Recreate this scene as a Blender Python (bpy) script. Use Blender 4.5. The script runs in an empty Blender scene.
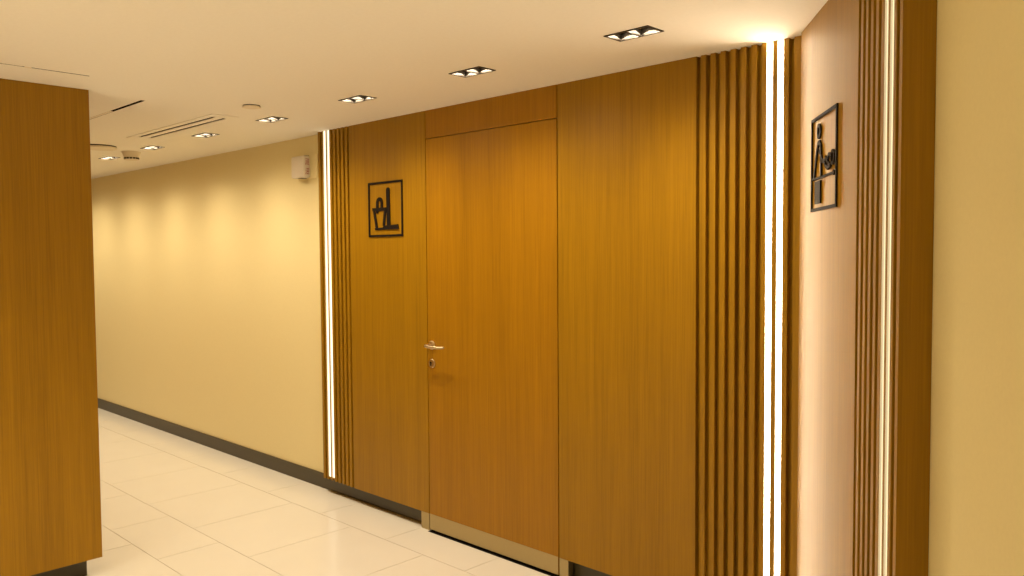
import bpy, bmesh, math
from mathutils import Vector, Matrix

SC = bpy.context.scene
COL = SC.collection
H = 2.45                     # ceiling height
YW = 3.0                     # face of the wood cladding on the main wall
YC = 3.06                    # face of the painted wall behind it
PI = math.pi

# ------------------------------------------------------------------ materials
def new_mat(name):
    m = bpy.data.materials.new(name); m.use_nodes = True
    nt = m.node_tree
    return m, nt, nt.nodes['Principled BSDF']

def plain(name, col, rough=.5, metal=0, spec=.5, bump=0, bscale=60):
    m, nt, b = new_mat(name)
    b.inputs['Base Color'].default_value = (*col, 1)
    b.inputs['Roughness'].default_value = rough
    b.inputs['Metallic'].default_value = metal
    b.inputs['Specular IOR Level'].default_value = spec
    tc = nt.nodes.new('ShaderNodeTexCoord')
    n = nt.nodes.new('ShaderNodeTexNoise'); n.inputs['Scale'].default_value = bscale
    n.inputs['Detail'].default_value = 3
    nt.links.new(tc.outputs['Object'], n.inputs['Vector'])
    mx = nt.nodes.new('ShaderNodeMix'); mx.data_type = 'RGBA'
    mx.inputs[6].default_value = (*[c * .97 for c in col], 1)
    mx.inputs[7].default_value = (*[min(1, c * 1.03) for c in col], 1)
    nt.links.new(n.outputs['Fac'], mx.inputs[0])
    nt.links.new(mx.outputs[2], b.inputs['Base Color'])
    if bump:
        bp = nt.nodes.new('ShaderNodeBump'); bp.inputs['Strength'].default_value = bump
        bp.inputs['Distance'].default_value = .002
        nt.links.new(n.outputs['Fac'], bp.inputs['Height'])
        nt.links.new(bp.outputs['Normal'], b.inputs['Normal'])
    return m

def wood(name, dark, light, rough=.42, seed=0.0):
    """straight vertical veneer grain: noise stretched along z"""
    m, nt, b = new_mat(name)
    L = nt.links.new
    tc = nt.nodes.new('ShaderNodeTexCoord')
    def stretched(sc, z, det, off):
        mp = nt.nodes.new('ShaderNodeMapping')
        mp.inputs['Scale'].default_value = (sc, sc, z)
        mp.inputs['Location'].default_value = (off + seed, off, off)
        L(tc.outputs['Object'], mp.inputs['Vector'])
        n = nt.nodes.new('ShaderNodeTexNoise'); n.inputs['Scale'].default_value = 1
        n.inputs['Detail'].default_value = det; n.inputs['Roughness'].default_value = .6
        L(mp.outputs['Vector'], n.inputs['Vector'])
        return n.outputs['Fac']
    a = stretched(170, 3.0, 3, 3.1)
    c = stretched(9, .35, 3, 8.7)
    d = stretched(45, 1.0, 2, 1.7)
    def mul(x, k):
        q = nt.nodes.new('ShaderNodeMath'); q.operation = 'MULTIPLY'
        L(x, q.inputs[0]); q.inputs[1].default_value = k; return q.outputs[0]
    def add(x, y):
        q = nt.nodes.new('ShaderNodeMath'); q.operation = 'ADD'
        L(x, q.inputs[0]); L(y, q.inputs[1]); return q.outputs[0]
    s = add(add(mul(a, .42), mul(c, .33)), mul(d, .25))
    mr = nt.nodes.new('ShaderNodeMapRange')
    mr.inputs['From Min'].default_value = .34; mr.inputs['From Max'].default_value = .66
    L(s, mr.inputs['Value'])
    mx = nt.nodes.new('ShaderNodeMix'); mx.data_type = 'RGBA'
    mx.inputs[6].default_value = (*dark, 1); mx.inputs[7].default_value = (*light, 1)
    L(mr.outputs['Result'], mx.inputs[0]); L(mx.outputs[2], b.inputs['Base Color'])
    b.inputs['Roughness'].default_value = rough
    b.inputs['Specular IOR Level'].default_value = .3
    bp = nt.nodes.new('ShaderNodeBump'); bp.inputs['Strength'].default_value = .12
    bp.inputs['Distance'].default_value = .001
    L(a, bp.inputs['Height']); L(bp.outputs['Normal'], b.inputs['Normal'])
    return m

def emit(name, col, strength):
    m = bpy.data.materials.new(name); m.use_nodes = True
    nt = m.node_tree; nt.nodes.clear()
    e = nt.nodes.new('ShaderNodeEmission'); o = nt.nodes.new('ShaderNodeOutputMaterial')
    e.inputs['Color'].default_value = (*col, 1); e.inputs['Strength'].default_value = strength
    nt.links.new(e.outputs[0], o.inputs[0]); return m

M = {}
WD, WL = (.250, .126, .0018), (.385, .200, .0040)
M['wood'] = wood('oak_veneer', WD, WL)
M['wood_door'] = wood('oak_veneer_door', tuple(c * k for c, k in zip(WD, (1.05, .96, .8))), tuple(c * k for c, k in zip(WL, (1.05, .96, .8))), seed=7)
M['wood_transom'] = wood('oak_veneer_transom', tuple(c * k for c, k in zip(WD, (1.05, .94, .6))), tuple(c * k for c, k in zip(WL, (1.05, .94, .6))), seed=13)
M['wood_slat'] = wood('oak_slats', WD, WL, .45, seed=21)
M['cream'] = plain('cream_paint', (.87, .77, .435), .55, spec=.3, bump=.15, bscale=90)
M['ceiling'] = plain('ceiling_paint', (.92, .89, .82), .8, spec=.2, bump=.05)
M['plinth'] = plain('dark_plinth', (.052, .041, .016), .35)
M['black'] = plain('matte_black', (.006, .004, .003), .45)
M['bezel'] = plain('black_bezel', (.010, .007, .005), .5)
M['sign'] = plain('sign_black', (.008, .004, .002), .7, spec=.2)
M['steel'] = plain('brushed_steel', (.62, .52, .36), .28, metal=1)
M['kick'] = plain('brushed_kick_plate', (.46, .37, .19), .30, metal=1)
M['void'] = plain('dark_void', (.004, .003, .002), .9, spec=.05)
M['white'] = plain('reflector_glint', (.075, .072, .068), .3, spec=.3)
M['plastic'] = plain('white_plastic', (.82, .76, .66), .4)
M['trimwhite'] = plain('diffuser_white', (.80, .72, .58), .5)
M['red'] = plain('red_print', (.42, .07, .03), .5)
M['led_main'] = emit('led_bright', (1, .79, .55), 38.0)
M['led_side'] = emit('led_side', (1, .85, .50), 1.25)
M['led_far'] = emit('led_far', (1, .85, .60), 2.2)
M['lamp'] = emit('downlight_lamp', (1, .82, .58), 6)

# floor tile: warm cream porcelain, semi polished
def tile_mat():
    m, nt, b = new_mat('cream_porcelain')
    L = nt.links.new
    tc = nt.nodes.new('ShaderNodeTexCoord')
    n = nt.nodes.new('ShaderNodeTexNoise'); n.inputs['Scale'].default_value = 2.5
    n.inputs['Detail'].default_value = 5
    L(tc.outputs['Object'], n.inputs['Vector'])
    mx = nt.nodes.new('ShaderNodeMix'); mx.data_type = 'RGBA'
    mx.inputs[6].default_value = (.66, .645, .60, 1); mx.inputs[7].default_value = (.70, .69, .65, 1)
    L(n.outputs['Fac'], mx.inputs[0]); L(mx.outputs[2], b.inputs['Base Color'])
    b.inputs['Roughness'].default_value = .21
    b.inputs['Specular IOR Level'].default_value = .5
    return m
M['tile'] = tile_mat()
M['grout'] = plain('grout', (.42, .37, .29), .9)

# ------------------------------------------------------------------ mesh helpers
class Frame:
    """a = along the wall (to the right as you face it), b = out of the wall, z = up"""
    def __init__(s, o, ang):
        s.o = Vector((o[0], o[1], 0)); s.u = Vector((math.cos(ang), math.sin(ang), 0))
        s.n = s.u.cross(Vector((0, 0, 1)))
    def __call__(s, a, b, z): return s.o + s.u * a + s.n * b + Vector((0, 0, z))
WORLD = lambda x, y, z: Vector((x, y, z))
FM = Frame((0, YW), 0)                                   # main wall: a = world X, out = -Y
TH = math.radians(36.2)
FR = Frame((-1.335, 2.968), TH - PI / 2)                 # right wall: runs from the corner towards the camera

def box(bm, T, a0, a1, b0, b1, z0, z1, bev=0):
    vs = [bm.verts.new(T(a, b, z)) for a in (a0, a1) for b in (b0, b1) for z in (z0, z1)]
    idx = [(0, 1, 3, 2), (4, 6, 7, 5), (0, 4, 5, 1), (2, 3, 7, 6), (0, 2, 6, 4), (1, 5, 7, 3)]
    fs = [bm.faces.new([vs[i] for i in f]) for f in idx]
    if bev:
        es = list({e for f in fs for e in f.edges})
        bmesh.ops.bevel(bm, geom=es, offset=bev, segments=2, affect='EDGES', profile=.5)
    return fs

def prism(bm, pts, z0, z1, T=WORLD):
    """pts: (a,b) outline, extruded in z"""
    lo = [bm.verts.new(T(a, b, z0)) for a, b in pts]; hi = [bm.verts.new(T(a, b, z1)) for a, b in pts]
    n = len(pts)
    bm.faces.new(lo); bm.faces.new(hi[::-1])
    for i in range(n): bm.faces.new((lo[i], lo[(i + 1) % n], hi[(i + 1) % n], hi[i]))

def face_prism(bm, pts, b0, b1, T):
    """pts: (a,z) outline on the wall, extruded outwards"""
    lo = [bm.verts.new(T(a, b0, z)) for a, z in pts]; hi = [bm.verts.new(T(a, b1, z)) for a, z in pts]
    n = len(pts)
    bm.faces.new(lo); bm.faces.new(hi[::-1])
    for i in range(n): bm.faces.new((lo[i], lo[(i + 1) % n], hi[(i + 1) % n], hi[i]))

def disc_pts(a, z, r, n=20, rz=None):
    return [(a + r * math.cos(2 * PI * i / n), z + (rz or r) * math.sin(2 * PI * i / n)) for i in range(n)]

def stroke(bm, pts, w, b0, b1, T, closed=False):
    seg = list(zip(pts, pts[1:] + ([pts[0]] if closed else [])))[:len(pts) if closed else len(pts) - 1]
    for (p, q) in seg:
        d = Vector((q[0] - p[0], q[1] - p[1]))
        if d.length < 1e-6: continue
        d.normalize(); k = Vector((-d.y, d.x)) * w / 2
        face_prism(bm, [(p[0] + k.x, p[1] + k.y), (p[0] - k.x, p[1] - k.y), (q[0] - k.x, q[1] - k.y), (q[0] + k.x, q[1] + k.y)], b0, b1, T)
    for p in pts: face_prism(bm, disc_pts(p[0], p[1], w / 2, 10), b0, b1 - .0002, T)

def lathe(bm, prof, c, n=32, axis=(0, 0, 1)):
    """prof: (r, h) along axis from c"""
    ax = Vector(axis).normalized()
    s = ax.orthogonal().normalized(); t = ax.cross(s)
    rings = []
    for r, h in prof:
        if r < 1e-6: rings.append([bm.verts.new(Vector(c) + ax * h)])
        else: rings.append([bm.verts.new(Vector(c) + ax * h + (s * math.cos(2 * PI * i / n) + t * math.sin(2 * PI * i / n)) * r) for i in range(n)])
    for A, B in zip(rings, rings[1:]):
        for i in range(n):
            j = (i + 1) % n
            if len(A) == 1 and len(B) == 1: continue
            if len(A) == 1: bm.faces.new((A[0], B[i], B[j]))
            elif len(B) == 1: bm.faces.new((A[i], A[j], B[0]))
            else: bm.faces.new((A[i], A[j], B[j], B[i]))

def tube(bm, pts, radii, n=14):
    pts = [Vector(p) for p in pts]; rings = []
    ref = Vector((0, 0, 1))
    for i, p in enumerate(pts):
        d = (pts[min(i + 1, len(pts) - 1)] - pts[max(i - 1, 0)]).normalized()
        s = d.cross(ref)
        if s.length < 1e-3: s = d.cross(Vector((1, 0, 0)))
        s.normalize(); t = d.cross(s)
        r = radii[i] if isinstance(radii, (list, tuple)) else radii
        rings.append([bm.verts.new(p + (s * math.cos(2 * PI * k / n) + t * math.sin(2 * PI * k / n)) * r) for k in range(n)])
    for A, B in zip(rings, rings[1:]):
        for k in range(n): bm.faces.new((A[k], A[(k + 1) % n], B[(k + 1) % n], B[k]))
    bm.faces.new(rings[0]); bm.faces.new(rings[-1][::-1])

def obj(name, bm, mat, parent=None, origin=None, smooth=False):
    bmesh.ops.recalc_face_normals(bm, faces=bm.faces)
    me = bpy.data.meshes.new(name)
    if origin is None and parent is not None: origin = parent['_o'] if '_o' in parent else (0, 0, 0)
    origin = Vector(origin or (0, 0, 0))
    bmesh.ops.translate(bm, verts=bm.verts, vec=-origin)
    bm.to_mesh(me); bm.free()
    for m in (mat if isinstance(mat, (list, tuple)) else [mat]): me.materials.append(m)
    if smooth:
        for p in me.polygons: p.use_smooth = True
        try: me.set_sharp_from_angle(angle=math.radians(35))
        except Exception: pass
    o = bpy.data.objects.new(name, me); COL.objects.link(o)
    if parent is not None:
        o.parent = parent
        o.location = origin - WO[parent.name]
    else: o.location = origin
    WO[o.name] = origin.copy()
    return o
WO = {}          # world origins by object name

def part(name, bm, mat, parent, smooth=False):
    return obj(name, bm, mat, parent, WO[parent.name], smooth)

def tag(o, label, cat, group=None):
    o['label'] = label; o['category'] = cat
    if group: o['group'] = group
    return o

def thing(name, loc, label, cat, group=None):
    o = bpy.data.objects.new(name, None); COL.objects.link(o); o.location = loc
    o.empty_display_size = .05
    WO[o.name] = Vector(loc)
    return tag(o, label, cat, group)

def struct(name, bm, mat, origin=None, smooth=False):
    o = obj(name, bm, mat, None, origin, smooth); o['kind'] = 'structure'; return o
B = bmesh.new

# ------------------------------------------------------------------ room shell
CR = .078                                                # the right wall's paint sits this far behind its wood
S_END = 6.9
def rw(s, b): v = FR(s, b, 0); return (v.x, v.y)

# floor: individual tiles with joints in one mesh on a grout bed
bm = B()
box(bm, WORLD, -12.2, 3.6, -2.8, 3.3, -.12, -.002)
for f in bm.faces: f.material_index = 1
J = .0014
rows = [(2.727, 3.30, -2.985), (2.06, 2.727, -3.31), (1.71, 2.06, -3.64), (1.04, 1.71, -3.31), (.37, 1.04, -2.985), (-.30, .37, -3.31),
        (-.97, -.30, -2.985), (-1.64, -.97, -3.31), (-2.31, -1.64, -2.985), (-2.8, -2.31, -3.31)]
for y0, y1, ph in rows:
    for k in range(-14, 12):
        x0 = ph + k * .669; x1 = x0 + .669
        if x1 < -12.1 or x0 > 3.5: continue
        fs = box(bm, WORLD, x0 + J, x1 - J, y0 + J, y1 - J, -.001, 0)
        for f in fs: f.material_index = 0
struct('floor', bm, [M['tile'], M['grout']])

# ceiling with openings for the fittings
LX = [-1.783 - .887 * k for k in range(10)]  # the last three are hidden, added to light the corridor
LY = 2.517
CELL = .0425
lobby_fill = [(-2.3, -.3), (-3.2, -.3), (-2.3, -1.6), (-3.2, -1.6)]  # unseen lobby downlights, added for ambient light
holes = []
for x, y in [(x, LY) for x in LX] + lobby_fill:
    holes.append((x - .094, x + .094, y - CELL - .002, y + CELL + .002))
V0, V1 = -5.71, -4.595
holes += [(V0, V1, 2.214, 2.236), (V0, V1, 2.281, 2.303)]
holes += [(-6.6, -4.376, 1.717, 1.739)]
holes += [(-3.960, -3.949, -.6, 1.326)]
bm = B()
xs = sorted({-12.2, 3.6} | {h[0] for h in holes} | {h[1] for h in holes})
ys = sorted({-2.8, 3.3} | {h[2] for h in holes} | {h[3] for h in holes})
cache = {}
def cv(x, y):
    if (x, y) not in cache: cache[(x, y)] = bm.verts.new((x, y, H))
    return cache[(x, y)]
for x0, x1 in zip(xs, xs[1:]):
    for y0, y1 in zip(ys, ys[1:]):
        mx, my = (x0 + x1) / 2, (y0 + y1) / 2
        if any(h[0] < mx < h[1] and h[2] < my < h[3] for h in holes): continue
        bm.faces.new((cv(x0, y0), cv(x0, y1), cv(x1, y1), cv(x1, y0)))
bmesh.ops.dissolve_limit(bm, angle_limit=.01, verts=bm.verts, edges=bm.edges)
g = bmesh.ops.extrude_face_region(bm, geom=bm.faces[:])
bmesh.ops.translate(bm, vec=(0, 0, .012), verts=[v for v in g['geom'] if isinstance(v, bmesh.types.BMVert)])
struct('ceiling', bm, M['ceiling'])
bm = B(); box(bm, WORLD, -12.2, 3.6, -2.8, 3.3, H + .2, H + .26)
slab = struct('ceiling_slab', bm, M['void'])

# painted wall behind the cladding, with the opening behind the door closed by it
bm = B(); box(bm, WORLD, -12.2, -1.20, YC, YC + .14, 0, H + .2)
struct('wall_back', bm, M['cream'])
bm = B(); box(bm, WORLD, -12.0, -1.30, 3.05, YC, 0, .103, .0015)
struct('baseboard_back', bm, M['plinth'])

# right wall (its paint is set back behind the wood and then runs on towards the viewer)
bm = B()
prism(bm, [rw(-.12, -CR), rw(S_END, -CR), rw(S_END, -CR - .15), rw(-.12, -CR - .15)], 0, H + .2)
struct('wall_right', bm, M['cream'])
bm = B()
prism(bm, [rw(-.03, -.065), rw(1.07, -.065), rw(1.07, -CR), rw(-.03, -CR)], 0, .103)
prism(bm, [rw(1.13, -.065), rw(S_END, -.065), rw(S_END, -CR), rw(1.13, -CR)], 0, .103)
struct('baseboard_right', bm, M['plinth'])

# walls behind the viewer and at the corridor's far end close the room
bm = B(); box(bm, WORLD, -4.3, 3.2, -2.65, -2.5, 0, H + .2); struct('wall_front', bm, M['cream'])
bm = B(); box(bm, WORLD, -12.2, -12.0, 1.3, 3.06, 0, H + .2); struct('wall_far', bm, M['cream'])

# left wall: wood clad block standing on a set-back plinth
LXF, LYF = -4.284, 1.430
bm = B(); box(bm, WORLD, -12.0, LXF - .02, -2.6, LYF, .10, H + .2); struct('wall_left', bm, M['wood'])
bm = B(); box(bm, WORLD, -12.0, LXF - .072, -2.6, LYF - .052, 0, .10); struct('baseboard_left', bm, M['plinth'])

# ------------------------------------------------------------------ wood cladding
Z0 = .100
TK = .040
def flat_panel(name, T, a0, a1, z0, z1, mat, label, origin, b0=-TK, cat='wall panel', group=None):
    bm = B(); box(bm, T, a0, a1, b0, 0, z0, z1, .0008)
    return tag(obj(name, bm, mat, None, origin), label, cat, group)

flat_panel('wood_panel', FM, -4.3425, -3.5835, Z0, H, M['wood'],
           'plain wood veneer wall panel carrying the bucket and mop sign, left of the door', FM(-4.34, 0, Z0))
flat_panel('wood_panel', FM, -2.577, -1.8036, Z0, H, M['wood'],
           'wide plain wood veneer wall panel between the door and the ribbed panel', FM(-2.2, 0, Z0))
flat_panel('transom_panel', FM, -3.5785, -2.582, 2.289, H, M['wood_transom'],
           'short orange-brown wood panel above the door, up to the ceiling', FM(-3.1, 0, 2.289))
SR0 = .749
flat_panel('wood_panel', FR, .004, SR0, Z0, H, M['wood'],
           'brightly lit wood veneer panel carrying the baby changing sign on the right wall', FR(.4, 0, Z0))
bm = B(); box(bm, WORLD, -4.34, -1.40, 3.0415, 3.049, .1035, H - .001); struct('joint_shade', bm, M['void'])   # added black sheet, gives the open joints their shade
# the panel that faces the left wall, and its side on the corridor
bm = B(); box(bm, WORLD, LXF - .0198, LXF, -2.495, LYF, Z0, H, .0012)
tag(obj('wood_panel', bm, M['wood'], None, (LXF, LYF, Z0)),
    'large wood veneer panel covering the wall block at the left edge of the photo', 'wall panel')

PITCH, GW, GD = .0455, .0205, .024
def ribbed_panel(name, T, a0, a1, grooves, bays, label, origin, depth):
    """one extruded profile: grooves = starts of the narrow grooves, bays = (start, end) shallow seats of the light strips"""
    cuts = sorted([(g, g + GW, GD) for g in grooves] + [(s, e, .016) for s, e in bays])
    pts = [(a0, -depth), (a0, 0)] if not (cuts and abs(cuts[0][0] - a0) < 1e-4) else [(a0, -depth)]
    c = .0015
    for s, e, d in cuts:
        if abs(s - a0) < 1e-4: pts.append((s, -d))
        else: pts += [(s - c, 0), (s, -c), (s, -d)]
        if abs(e - a1) < 1e-4: pts.append((e, -d))
        else: pts += [(e, -d), (e, -c), (e + c, 0)]
    if not (cuts and abs(cuts[-1][1] - a1) < 1e-4): pts.append((a1, 0))
    pts.append((a1, -depth))
    bm = B(); prism(bm, pts[::-1], Z0, H, T)
    return tag(obj(name, bm, M['wood_slat'], None, origin), label, 'slatted panel')

REC = {'led_bright': .003, 'led_far': .010, 'led_side': .011}
def light_strips(name, T, bays, mat, label, origin, z0, group):
    t = thing(name, origin, label, 'light strip', group)
    for s, e in bays:
        bm = B(); k = .0012                       # U-shaped white channel
        prism(bm, [(s + .0002, -.0158), (e - .0002, -.0158), (e - .0002, -.0004), (e - k, -.0004), (e - k, -.0140), (s + k, -.0140), (s + k, -.0004), (s + .0002, -.0004)], z0, H - .001, T)
        part('channel', bm, M['plastic'], t)
        bm = B()
        m = (s + e) / 2; w = (e - s) / 2 - k - .0002
        pr = [(m + w * math.cos(PI * i / 8), -.0135 + REC.get(mat.name, .007) * math.sin(PI * i / 8)) for i in range(9)]
        prism(bm, pr, z0 + .002, H - .002, T)
        d = part('diffuser', bm, mat, t, True)
        d['label'] = 'glowing white diffuser'
        bm = B(); box(bm, T, s + .0003, e - .0003, -.0158, -.0002, z0 - .008, z0 - .0002)
        part('end_cap', bm, M['wood_slat'], t)
    return t

# main wall, right of the door
AR0 = -1.8036
gr = [AR0 + PITCH * i for i in range(7)]
baysR = [(-1.4890, -1.4625), (-1.4435, -1.4180)]
ribbed_panel('ribbed_panel', FM, AR0, -1.3335, gr + [-1.3965], baysR,
             'vertically ribbed wood panel on the main wall, right of the door, ending in the corner', FM(-1.6, 0, Z0), TK)
light_strips('led_light_strips', FM, baysR, M['led_main'],
             'brightest pair of glowing vertical light strips, floor to ceiling beside the inner corner', FM(-1.4525, 0, Z0 + .02), Z0 + .02, 'vertical pairs of LED light strips')
# main wall, left end
AL1 = -4.3425
gl = [AL1 - GW - PITCH * i for i in range(5)] + [-4.676]
baysL = [(-4.637, -4.608), (-4.594, -4.565)]
ribbed_panel('ribbed_panel', FM, -4.700, AL1, gl, baysL,
             'narrow ribbed wood panel at the far left end of the wood cladding', FM(-4.5, 0, Z0), YC - YW - .001)
light_strips('led_light_strips', FM, baysL, M['led_far'],
             'distant pair of glowing vertical light strips next to the cream corridor wall', FM(-4.6, 0, Z0 + .02), Z0 + .02, 'vertical pairs of LED light strips')
# right wall
grr = [SR0 + PITCH * i for i in range(5)]
baysS = [(.9775, 1.0065), (1.0215, 1.0505)]
ribbed_panel('ribbed_panel', FR, SR0, 1.115, grr + [1.0715], baysS,
             'ribbed wood panel on the right wall with a dark brown end face', FR(.9, 0, Z0), CR - .001)
light_strips('led_light_strips', FR, baysS, M['led_side'],
             'yellowish pair of glowing vertical light strips on the right wall near the cream wall', FR(1.0, 0, Z0 + .02), Z0 + .02, 'vertical pairs of LED light strips')

# ------------------------------------------------------------------ door
DX0, DX1 = -3.5775, -2.5835
bm = B(); box(bm, FM, DX0, DX1, -TK, 0, .010, 2.285, .0008)
door = struct('door_1', bm, M['wood_door'], FM(DX0, 0, .010))
bm = B(); box(bm, FM, DX0 + .001, DX1 - .001, .0, .0018, .0105, .102, .0004)
k = part('kick_plate', bm, M['kick'], door); k['label'] = 'brushed metal kick plate'
def rose(z, r=.026):
    bm = B(); lathe(bm, [(0, 0), (r, 0), (r, .006), (r - .002, .008), (r * .55, .009), (0, .009)], FM(-3.540, 0, z), axis=(0, -1, 0)); return bm
hz = 1.098
hd = part('lever_handle', rose(hz), M['steel'], door, True); hd['label'] = 'polished metal lever handle on a round rose'
bm = B()
hx = -3.540
tube(bm, [(hx, YW - .008, hz), (hx, YW - .040, hz), (hx + .002, YW - .050, hz), (hx + .010, YW - .057, hz), (hx + .03, YW - .060, hz), (hx + .08, YW - .060, hz - .003), (hx + .125, YW - .057, hz - .002), (hx + .160, YW - .050, hz + .001)],
     [.0095, .0095, .0095, .0095, .009, .0085, .0075, .005])
part('lever', bm, M['steel'], hd, True)
es = part('keyhole_escutcheon', rose(.992), M['steel'], door, True)
bm = B()
face_prism(bm, disc_pts(-3.543, .996, .0075, 16), .0085, .011, FM)
face_prism(bm, [(-3.547, .996), (-3.539, .996), (-3.539, .978), (-3.547, .978)], .0085, .0112, FM)
part('keyhole', bm, M['black'], es)
# metal-faced feet of the door frame
for a0, a1, lab in [(-3.656, -3.5835, 'small metal block at floor level, left of the door kick plate'),
                    (-2.577, -2.519, 'small metal block at floor level, right of the door kick plate')]:
    bm = B(); box(bm, FM, a0, a1, -TK, 0, 0.0, Z0 - .0005, .0006)
    tag(obj('plinth_block', bm, M['kick'], None, FM((a0 + a1) / 2, 0, 0)), lab, 'plinth block', 'metal plinth blocks beside the door')
bm = B(); box(bm, WORLD, -3.577, -2.585, 2.982, 3.0405, 0, .0015)
struct('door_gap_shade', bm, M['void'])                          # black floor strip standing in for the shade under the door
bm = B(); box(bm, WORLD, -4.70, -3.664, 3.036, 3.0495, 0, .006)
struct('trim_2', bm, M['kick'])                          # thin metal edge where the floor meets the plinth

# ------------------------------------------------------------------ pictogram signs
def sq(T, a0, z0, W, Hh): return lambda u, v: (a0 + u * W, z0 + v * Hh)
def sign_frame(T, f, w, b):
    bm = B()
    c = [f(0, 0), f(1, 0), f(1, 1), f(0, 1)]
    (x0, z0), (x1, z1) = c[0], c[2]
    for r in [(x0, x1, z0, z0 + w), (x0, x1, z1 - w, z1), (x0, x0 + w, z0 + w, z1 - w), (x1 - w, x1, z0 + w, z1 - w)]:
        box(bm, T, r[0], r[1], .0002, b, r[2], r[3])
    return bm
DP = .006
f = sq(FM, -4.134, 1.734, .342, .337)
s = thing('pictogram_sign', FM(-3.963, .0, 1.734), 'square black outline sign of a bucket and mop, on the panel left of the door', 'sign')
part('frame', sign_frame(FM, f, .0125, DP), M['sign'], s)
bm = B(); stroke(bm, [f(.245, .16), f(.165, .50), f(.50, .50), f(.455, .22)], .020, .0002, DP, FM)
face_prism(bm, [f(.13, .475), f(.52, .475), f(.53, .53), f(.12, .53)], .0002, DP + .0003, FM)
face_prism(bm, [f(.20, .125), f(.50, .125), f(.50, .165), f(.19, .165)], .0002, DP + .0003, FM)
part('bucket', bm, M['sign'], s)
bm = B(); pts = [f(.265, .46), f(.268, .60)] + [f(.335 - .067 * math.cos(PI * i / 8), .615 + .075 * math.sin(PI * i / 8)) for i in range(9)] + [f(.40, .52)]
stroke(bm, pts, .021, .0002, DP + .0006, FM); part('bucket_handle', bm, M['sign'], s)
bm = B(); stroke(bm, [f(.585, .84), f(.60, .18)], .031, .0002, DP + .0009, FM); part('mop_pole', bm, M['sign'], s)
bm = B(); face_prism(bm, [f(.38, .13), f(.885, .13), f(.86, .215), f(.47, .20)], .0002, DP + .0012, FM); part('mop_head', bm, M['sign'], s)

f = sq(FR, .203, 1.765, .338, .324)
s = thing('pictogram_sign', FR(.372, .001, 1.765), 'square outline sign of a person changing a baby, on the lit right wall', 'sign')
part('frame', sign_frame(FR, f, .0105, DP), M['sign'], s)
bm = B(); cx, cz = f(.315, .835); lo = disc_pts(cx, cz, .0275, 24)
stroke(bm, [(cx + .019 * math.cos(2 * PI * i / 20), cz + .020 * math.sin(2 * PI * i / 20)) for i in range(20)], .014, .0002, DP, FR, True)
part('person_head', bm, M['sign'], s)
bm = B()
stroke(bm, [f(.13, .37), f(.25, .65), f(.285, .71), f(.345, .72), f(.395, .67), f(.415, .37)], .014, .0002, DP, FR)
part('person_body', bm, M['sign'], s)
bm = B(); face_prism(bm, [f(.17, .075), f(.395, .075), f(.395, .315), f(.17, .315)], .0002, DP, FR); part('person_legs', bm, M['sign'], s)
bm = B(); stroke(bm, [f(.36, .62), f(.47, .50), f(.56, .50)], .013, .0002, DP + .0003, FR); part('person_arm', bm, M['sign'], s)
bm = B(); stroke(bm, [f(.06, .345), f(.90, .345)], .007, .0002, DP + .0005, FR); face_prism(bm, disc_pts(*f(.90, .345), .009, 14), .0002, DP + .0006, FR)
part('changing_table', bm, M['sign'], s)
bm = B()
hcx, hcz = f(.86, .50)
stroke(bm, [(hcx + .018 * math.cos(2 * PI * i / 14), hcz + .021 * math.sin(2 * PI * i / 14)) for i in range(14)], .009, .0002, DP + .0008, FR, True)
stroke(bm, [f(.78, .43), f(.68, .41), f(.60, .44), f(.56, .49), f(.60, .53), f(.66, .50), f(.72, .545), f(.78, .54)], .011, .0002, DP + .0009, FR)
stroke(bm, [f(.66, .50), f(.70, .455), f(.75, .455)], .009, .0002, DP + .0010, FR)
part('baby', bm, M['sign'], s)

# ------------------------------------------------------------------ alarm box on the cream wall
FC = Frame((0, YC), 0)
s = thing('alarm_box', FC(-4.95, .001, 2.162), 'white wall-mounted alarm box with red lettering, high on the cream corridor wall', 'alarm box')
bm = B(); box(bm, FC, -5.045, -4.795, 0, .010, 2.155, 2.315, .002); part('back_plate', bm, M['cream'], s)
bm = B(); box(bm, FC, -5.035, -4.872, .010, .070, 2.160, 2.312, .014); part('housing', bm, M['plastic'], s, True)
bm = B(); box(bm, FC, -4.965, -4.925, .012, .055, 2.1575, 2.1615); part('clip', bm, M['plinth'], s)
bm = B(); box(bm, FC, -4.905, -4.885, .015, .05, 2.3105, 2.3135)
part('clip', bm, M['plinth'], s)
def text_mesh(txt, size, ext):
    cu = bpy.data.curves.new('t', 'FONT'); cu.body = txt; cu.size = size; cu.extrude = ext; cu.align_x = 'CENTER'; cu.align_y = 'CENTER'
    o = bpy.data.objects.new('t', cu); COL.objects.link(o)
    bpy.context.view_layer.update()
    me = bpy.data.meshes.new_from_object(o.evaluated_get(bpy.context.evaluated_depsgraph_get()))
    bpy.data.objects.remove(o); return me
for zc in (2.204, 2.269):
    me = text_mesh('FIRE', .027, .0004)
    # text x -> world -z (reads top to bottom), text y -> towards... out of +X side
    R = Matrix.Translation((-4.8715, YC - .040, zc)) @ Matrix(((0, 0, 1, 0), (0, 1.45, 0, 0), (-.93, 0, 0, 0), (0, 0, 0, 1)))
    bm = B(); bm.from_mesh(me); bmesh.ops.transform(bm, matrix=R, verts=bm.verts)
    t = part('lettering', bm, M['red'], s); t['label'] = 'red lettering on the side'

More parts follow.
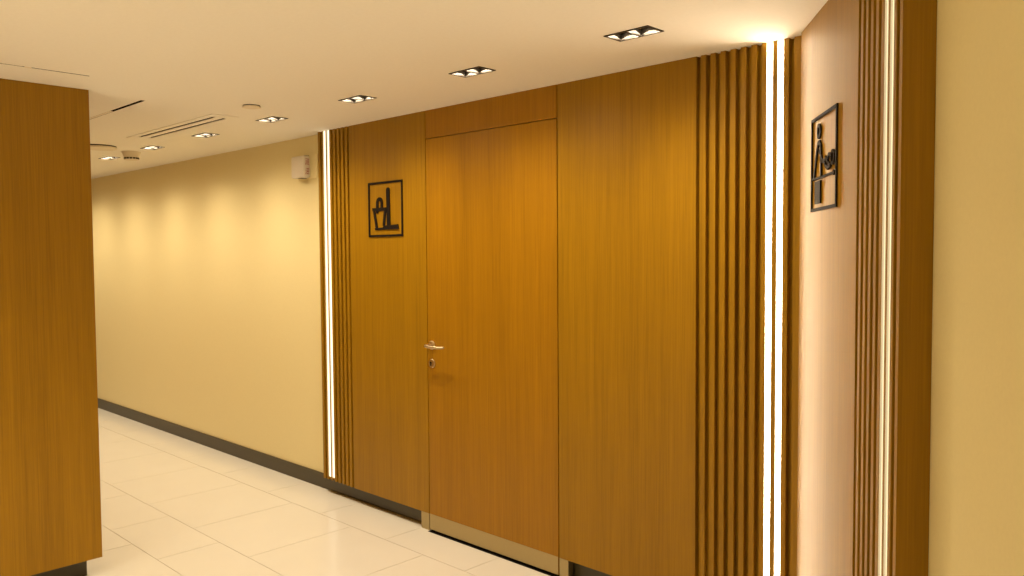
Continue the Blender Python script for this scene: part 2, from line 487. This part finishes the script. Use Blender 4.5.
# ------------------------------------------------------------------ downlights
ordw = ['first and largest twin ceiling downlight, nearest the bright strips and the inner corner',
        'second twin downlight from the inner corner, above the wood door',
        'third twin downlight from the inner corner, above the bucket sign panel',
        'fourth twin downlight, just left of the distant light strips, beside the small round cover',
        'fifth twin downlight, close to the right end of the two-slot air grille',
        'sixth twin downlight, just right of the ceiling detector',
        'seventh and farthest visible twin downlight, left of the ceiling detector near the corridor end',
        'added twin ceiling downlight hidden behind the left wood corner', 'added twin ceiling downlight far down the corridor, hidden by the left wood corner',
        'added twin ceiling downlight at the corridor end, hidden by the left wood corner']
def make_downlight():
    t = thing('twin_downlight', (0, 0, H), ordw[0], 'downlight', 'twin downlights in the ceiling row')
    W, D = .1005, .053
    bm = B(); zt, zb = H - .0002, H - .0032
    cx = (-.0475, .0475); c = CELL
    xsb = [-W, cx[0] - c, cx[0] + c, cx[1] - c, cx[1] + c, W]
    box(bm, WORLD, -W, W, -D, -c, zb, zt); box(bm, WORLD, -W, W, c, D, zb, zt)
    for i in (0, 2, 4): box(bm, WORLD, xsb[i], xsb[i + 1], -c, c, zb, zt)
    part('bezel', bm, M['bezel'], t)
    for x in cx:
        # black square well, open below
        bm = B(); zz = H + .07
        e = .0008
        box(bm, WORLD, x - c - e, x - c, -c - e, c + e, H, zz); box(bm, WORLD, x + c, x + c + e, -c - e, c + e, H, zz)
        box(bm, WORLD, x - c, x + c, -c - e, -c, H, zz); box(bm, WORLD, x - c, x + c, c, c + e, H, zz)
        box(bm, WORLD, x - c - e, x + c + e, -c - e, c + e, zz, zz + e)
        w = part('baffle', bm, M['void'], t)
        # reflector facets on the four sides, arched to draw the reflections in them
        bm = B()
        for k in range(4):
            rot = Matrix.Rotation(k * PI / 2, 4, 'Z')
            n = 10; lo, hi = [], []
            for i in range(n + 1):
                u = -1 + 2 * i / n
                px = u * (c - .002); hh = .0088 * max(0, 1 - u * u) ** 1.4
                lo.append(rot @ Vector((px, c - .0006, .0005))); hi.append(rot @ Vector((px, c - .0006 - hh * .15, .0006 + hh)))
            tr = Vector((x, 0, H))
            L_ = [bm.verts.new(p + tr) for p in lo]; H_ = [bm.verts.new(p + tr) for p in hi]
            for i in range(n): bm.faces.new((L_[i], L_[i + 1], H_[i + 1], H_[i]))
        bmesh.ops.remove_doubles(bm, verts=bm.verts, dist=.0002)
        r = part('reflector', bm, M['white'], w); r['label'] = 'reflector facets shaped as bright arched reflections'
        bm = B(); lathe(bm, [(0, 0), (.020, 0), (.022, .004), (.022, .010), (0, .010)], (x, 0, H + .050))
        part('lamp', bm, M['lamp'], w, True)
    return t
SPOT = bpy.data.lights.new('downlight_beam', 'SPOT')
SPOT.energy = 28; SPOT.color = (1, .80, .54); SPOT.spot_size = math.radians(140); SPOT.spot_blend = 1.0; SPOT.shadow_soft_size = .038
LOBBY_FILL = SPOT.copy(); LOBBY_FILL.energy = 100  # stronger beam for the added lobby downlights, as ambient fill
SPILL = bpy.data.lights.new('downlight_spill', 'SPOT')
SPILL.energy = 7.0; SPILL.color = SPOT.color; SPILL.spot_size = math.radians(172); SPILL.spot_blend = 1.0; SPILL.shadow_soft_size = .012
proto = make_downlight()
def copy_tree(o, parent=None):
    c = o.copy(); COL.objects.link(c)
    if parent is not None: c.parent = parent
    for ch in list(o.children): copy_tree(ch, c)
    return c
for i, (x, y) in enumerate([(x, LY) for x in LX] + lobby_fill):
    t = proto if i == 0 else copy_tree(proto)
    t.location = (x, y, H)
    if i < len(LX): t['label'] = ordw[i]
    else:
        t['label'] = 'added fill downlight out of view, over the lobby in front of the wood wall'
        t['group'] = 'added fill downlights over the lobby'
for i, (x, y) in enumerate([(x, LY) for x in LX] + lobby_fill):
    for dx in (-.0475, .0475):
        l = bpy.data.objects.new('downlight_beam', SPOT if i < len(LX) else LOBBY_FILL); COL.objects.link(l)
        l.location = (x + dx, y, H + .044)
        if i < len(LX):
            l = bpy.data.objects.new('downlight_spill', SPILL); COL.objects.link(l)
            l.location = (x + dx, y, H + .014)

# ------------------------------------------------------------------ other ceiling fittings
# two-slot air grille
s = thing('air_grille', ((V0 + V1) / 2, 2.26, H), 'long two-slot white linear air grille in the corridor ceiling', 'air grille')
bm = B(); zt, zb = H - .0002, H - .0035
x0, x1, y0, y1 = -5.80, -4.50, 2.170, 2.332
for r in [(x0, x1, y0, 2.214), (x0, x1, 2.303, y1), (x0, V0, 2.214, 2.303), (V1, x1, 2.214, 2.303), (V0, V1, 2.236, 2.281)]:
    box(bm, WORLD, *r, zb, zt)
part('flange', bm, M['ceiling'], s)
for ya in (2.214, 2.281):
    bm = B()
    box(bm, WORLD, V0, V1, ya, ya + .001, H, H + .08); box(bm, WORLD, V0, V1, ya + .021, ya + .022, H, H + .08)
    box(bm, WORLD, V0, V1, ya, ya + .022, H + .08, H + .081)
    part('slot', bm, M['void'], s)
# single slot, half blanked
s = thing('linear_slot', (-4.9, 1.728, H), 'single narrow ceiling slot beside the left wood corner, half black and half pale', 'air slot')
bm = B()
box(bm, WORLD, -6.6, -4.376, 1.717, 1.718, H, H + .08); box(bm, WORLD, -6.6, -4.376, 1.738, 1.739, H, H + .08)
box(bm, WORLD, -6.6, -4.376, 1.717, 1.739, H + .08, H + .081)
part('slot', bm, M['void'], s)
bm = B(); box(bm, WORLD, -6.6, -4.83, 1.7182, 1.7378, H + .0008, H + .003); bk = part('blanking_strip', bm, M['trimwhite'], s); bk['label'] = 'pale blanking strip'
s = thing('linear_slot', (-3.9545, .6, H), 'thin dark slot line in the ceiling above the left wood panel', 'air slot')
bm = B()
box(bm, WORLD, -3.960, -3.9595, -.6, 1.326, H, H + .05); box(bm, WORLD, -3.9495, -3.949, -.6, 1.326, H, H + .05)
box(bm, WORLD, -3.960, -3.949, -.6, 1.326, H + .05, H + .051)
part('slot', bm, M['void'], s)
bm = B(); box(bm, WORLD, -3.9592, -3.9498, -.6, 1.055, H + .001, H + .003); part('blanking_strip', bm, M['trimwhite'], s)
bm = B(); box(bm, WORLD, -3.962, -3.947, 1.062, 1.088, H - .002, H + .0005); part('clip', bm, M['trimwhite'], s)
# round covers
def round_cover(name, x, y, r, h, label):
    t = thing(name, (x, y, H), label, 'ceiling cover')
    bm = B(); lathe(bm, [(0, 0), (r - .004, 0), (r - .004, -h * .4), (0, -h * .4)], (x, y, H)); part('shadow_gap', bm, M['bezel'], t, True)  # black ring paints the shadow gap above the cover
    bm = B(); lathe(bm, [(0, -h * .4), (r - .001, -h * .4), (r, -h * .5), (r, -h * .8), (r - .003, -h), (0, -h - .001)], (x, y, H)); part('cover', bm, M['trimwhite'], t, True)
round_cover('sprinkler_cover', -4.118, 2.211, .050, .012, 'small round flat cover disc on the ceiling beside the fourth downlight')
round_cover('round_diffuser', -6.40, 2.2, .120, .020, 'larger shallow round ceiling disc half hidden behind the left wood corner')
# detector
c = (-6.585, 2.50, H)
s = thing('smoke_detector', c, 'cream tapered smoke detector hanging under the corridor ceiling between two downlights', 'smoke detector')
bm = B(); lathe(bm, [(0, -.0005), (.070, -.0005), (.072, -.004), (.070, -.012), (0, -.012)], c); part('base', bm, M['trimwhite'], s, True)
bm = B(); lathe(bm, [(.0, -.012), (.066, -.012), (.060, -.034), (.055, -.046), (0, -.046)], c); part('housing', bm, M['trimwhite'], s, True)
bm = B()
for i in range(14):
    a = 2 * PI * i / 14; ca, sa = math.cos(a), math.sin(a)
    T = lambda p, q, z, ca=ca, sa=sa: Vector((c[0] + ca * p - sa * q, c[1] + sa * p + ca * q, c[2] + z))
    box(bm, T, .049, .0555, -.008, .008, -.058, -.0462)
part('vent_slots', bm, M['plinth'], s)
bm = B(); lathe(bm, [(0, -.0462), (.046, -.0462), (.046, -.0582), (.053, -.0586), (.050, -.064), (0, -.066)], c); part('cap', bm, M['trimwhite'], s, True)

# ------------------------------------------------------------------ camera
fpx = 800.0156; yaw, pit, roll, ch = .767389272, .0430425251, -.00711814283, 1.62517967
fw = Vector((-math.sin(yaw) * math.cos(pit), math.cos(yaw) * math.cos(pit), -math.sin(pit)))
r = Vector((math.cos(yaw), math.sin(yaw), 0)); u = r.cross(fw)
r2 = r * math.cos(roll) + u * math.sin(roll); u2 = -r * math.sin(roll) + u * math.cos(roll)
cam = bpy.data.cameras.new('camera'); co = bpy.data.objects.new('camera', cam); COL.objects.link(co)
m = Matrix((r2, u2, -fw)).transposed().to_4x4(); m.translation = (0, 0, ch)
co.matrix_world = m
cam.sensor_width = 36; cam.lens = fpx / 1024 * 36; cam.clip_start = .05
SC.camera = co

# ------------------------------------------------------------------ world and colour
w = bpy.data.worlds.new('world'); SC.world = w; w.use_nodes = True
w.node_tree.nodes['Background'].inputs[0].default_value = (.02, .015, .01, 1)
vs = SC.view_settings
vs.view_transform = 'Standard'; vs.look = 'None'; vs.gamma = 1; vs.use_curve_mapping = False
vs.exposure = 0.0
